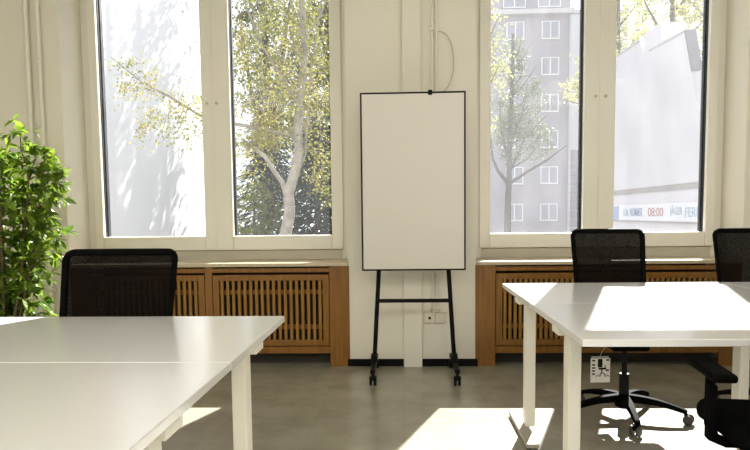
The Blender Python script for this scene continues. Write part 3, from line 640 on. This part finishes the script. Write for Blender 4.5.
# slender street tree in front of the apartment block
TY = 25.0
lm = [([(4.02, TY, 2.2), (3.6, TY, 2.75), (3.40, TY, 3.2), (3.3, TY, 4.2)], 0.08, 0.025), ([(4.02, TY, 2.25), (4.7, TY, 2.7), (5.4, TY, 3.1), (6.15, TY, 3.65)], 0.08, 0.02),
      ([(4.0, TY, 2.6), (4.5, TY+0.2, 3.6), (4.9, TY+0.3, 5.0)], 0.06, 0.02), ([(4.0, TY, 3.2), (3.7, TY-0.2, 4.2), (3.6, TY-0.3, 5.4)], 0.05, 0.015), ([(4.05, TY, 3.8), (4.5, TY, 4.8), (4.7, TY, 6.0)], 0.04, 0.012)]
for k in range(14):
    z = 2.8+0.3*k; s = random.choice((-1, 1)); e = random.uniform(0.5, 1.25)*(1-0.045*k); lm.append(([(4.05, TY, z), (4.2+s*e*0.5, TY+random.uniform(-.4,.4), z+0.35), (4.3+s*e, TY+random.uniform(-.6,.6), z+1.0)], 0.03, 0.008))
tree('slender dark-limbed tree with thin green crown before the apartment block', (3.98, TY, ZG), [(3.98, TY, ZG), (3.98, TY, 0), (3.98, TY, 1.4), (4.02, TY, 2.4), (4.05, TY, 4), (4.12, TY, 6), (4.15, TY, 7.8)], lm,
     [((4.45, TY, 4.0), (1.45, 0.9, 1.0), 190), ((4.35, TY, 5.2), (1.05, 0.8, 1.2), 150), ((4.15, TY, 6.7), (0.50, 0.5, 1.2), 60)], M['greenleaf'], M['bark'], 0.075, 0.34, 22, 0.16, name='street_tree', twr=0.005)

tree('bright yellow-leaved young tree peeping past the left edge of the right window', (1.15, 12.0, ZG), [(1.15, 12, ZG), (1.15, 12, 1), (1.2, 12, 3), (1.15, 12, 5.5)],
     [([(1.18, 12, 2.6), (1.45, 12, 3.2), (1.72, 12, 3.75)], 0.03, 0.008), ([(1.2, 12, 3.4), (1.5, 12, 4.1), (1.75, 12, 4.7)], 0.025, 0.008)],
     [((1.62, 12, 3.8), (0.24, 0.4, 0.6), 40), ((1.55, 12, 4.6), (0.25, 0.4, 0.4), 18), ((1.0, 12, 4.2), (0.45, 0.5, 1.1), 30), ((1.5, 12, 2.7), (0.2, 0.3, 0.4), 8)], M['paleleaf'], M['bark'], 0.055, 0.22, 14, 0.05, name='young_tree', twr=0.004)
tree('bright yellow-leaved tree beside the middle post of the right window', (6.05, 20.0, ZG), [(6.05, 20, ZG), (6.05, 20, 2), (6.05, 20, 4), (6.0, 20, 6.5)],
     [([(6.05, 20, 3.6), (5.5, 20, 4.3), (4.9, 20, 4.5)], 0.04, 0.01), ([(6.05, 20, 4.4), (5.6, 20, 5.1), (5.3, 20, 5.7)], 0.035, 0.01)],
     [((5.2, 20, 4.7), (0.50, 0.4, 0.34), 44), ((5.6, 20, 5.3), (0.35, 0.4, 0.45), 34), ((5.95, 20, 6.0), (0.35, 0.4, 0.7), 22), ((5.6, 20, 4.2), (0.2, 0.3, 0.25), 8)], M['paleleaf'], M['bark'], 0.085, 0.26, 14, 0.07, name='young_tree', twr=0.006)
for lab, x, yy, top in (('airy pale green tree rising behind the chimney of the white house', 15.0, 38.0, 17.0), ('airy pale green tree rising behind the dark roof end', 19.6, 43.5, 18.8), ('airy pale green tree farthest left behind the white house', 15.6, 49.0, 20.5)):
    lm = []
    for k in range(8):
        z = 6+1.2*k; s = 1 if k % 2 else -1; lm.append(([(x, yy, z), (x+s*0.8, yy, z+0.9), (x+s*1.6, yy+random.uniform(-.6,.6), z+2.0)], 0.10, 0.03))
    tree(lab, (x, yy, ZG), [(x, yy, ZG), (x, yy, 4), (x+0.2, yy, 9), (x, yy, top)], lm, [((x, yy, 11.0), (2.1, 1.5, 3.6), 120), ((x, yy, 15.5), (2.2, 1.6, 2.8), 100)], M['paleleaf'], M['bark'], 0.20, 0.75, 15, 0.25, group='trees behind the white house', twr=0.02)

# ------------------------------------------------------------------ daylight
w = bpy.data.worlds.new('sky'); bpy.context.scene.world = w; w.use_nodes = True; bg = w.node_tree.nodes['Background']
bg.inputs['Color'].default_value = (0.90, 0.94, 1.0, 1); bg.inputs['Strength'].default_value = 1.0
sd = bpy.data.lights.new('sun', 'SUN'); sd.energy = 14.0; sd.color = (1.0, 0.965, 0.91); sd.angle = R(0.6)
so = bpy.data.objects.new('sun', sd); C.objects.link(so); so.location = (6, 20, 16)
so.rotation_euler = Vector((-0.345, -1.0, -0.75)).to_track_quat('-Z', 'Y').to_euler()

# ------------------------------------------------------------------ camera
YAW, PIT, ROL = R(-2.50820), R(-4.45907), 0.011
fwd = Vector((math.sin(YAW)*math.cos(PIT), math.cos(YAW)*math.cos(PIT), math.sin(PIT))); r0 = Vector((math.cos(YAW), -math.sin(YAW), 0)); u0 = r0.cross(fwd)
right = r0*math.cos(ROL)-u0*math.sin(ROL); up = r0*math.sin(ROL)+u0*math.cos(ROL)
cd = bpy.data.cameras.new('camera'); co = bpy.data.objects.new('camera', cd); C.objects.link(co)
mw = Matrix((right, up, -fwd)).transposed().to_4x4(); mw.translation = (0, 0, 1.155); co.matrix_world = mw
cd.sensor_width = 36.0; cd.lens = 650/750*36.0; cd.shift_y = 40/750; cd.clip_end = 300; cd.clip_start = 0.05
S = bpy.context.scene; S.camera = co
S.view_settings.view_transform = 'Standard'; S.view_settings.look = 'None'; S.view_settings.gamma = 1.0; S.view_settings.use_curve_mapping = False
S.view_settings.exposure = 0.72
S.cycles.max_bounces = 10; S.cycles.diffuse_bounces = 6; S.cycles.transparent_max_bounces = 24
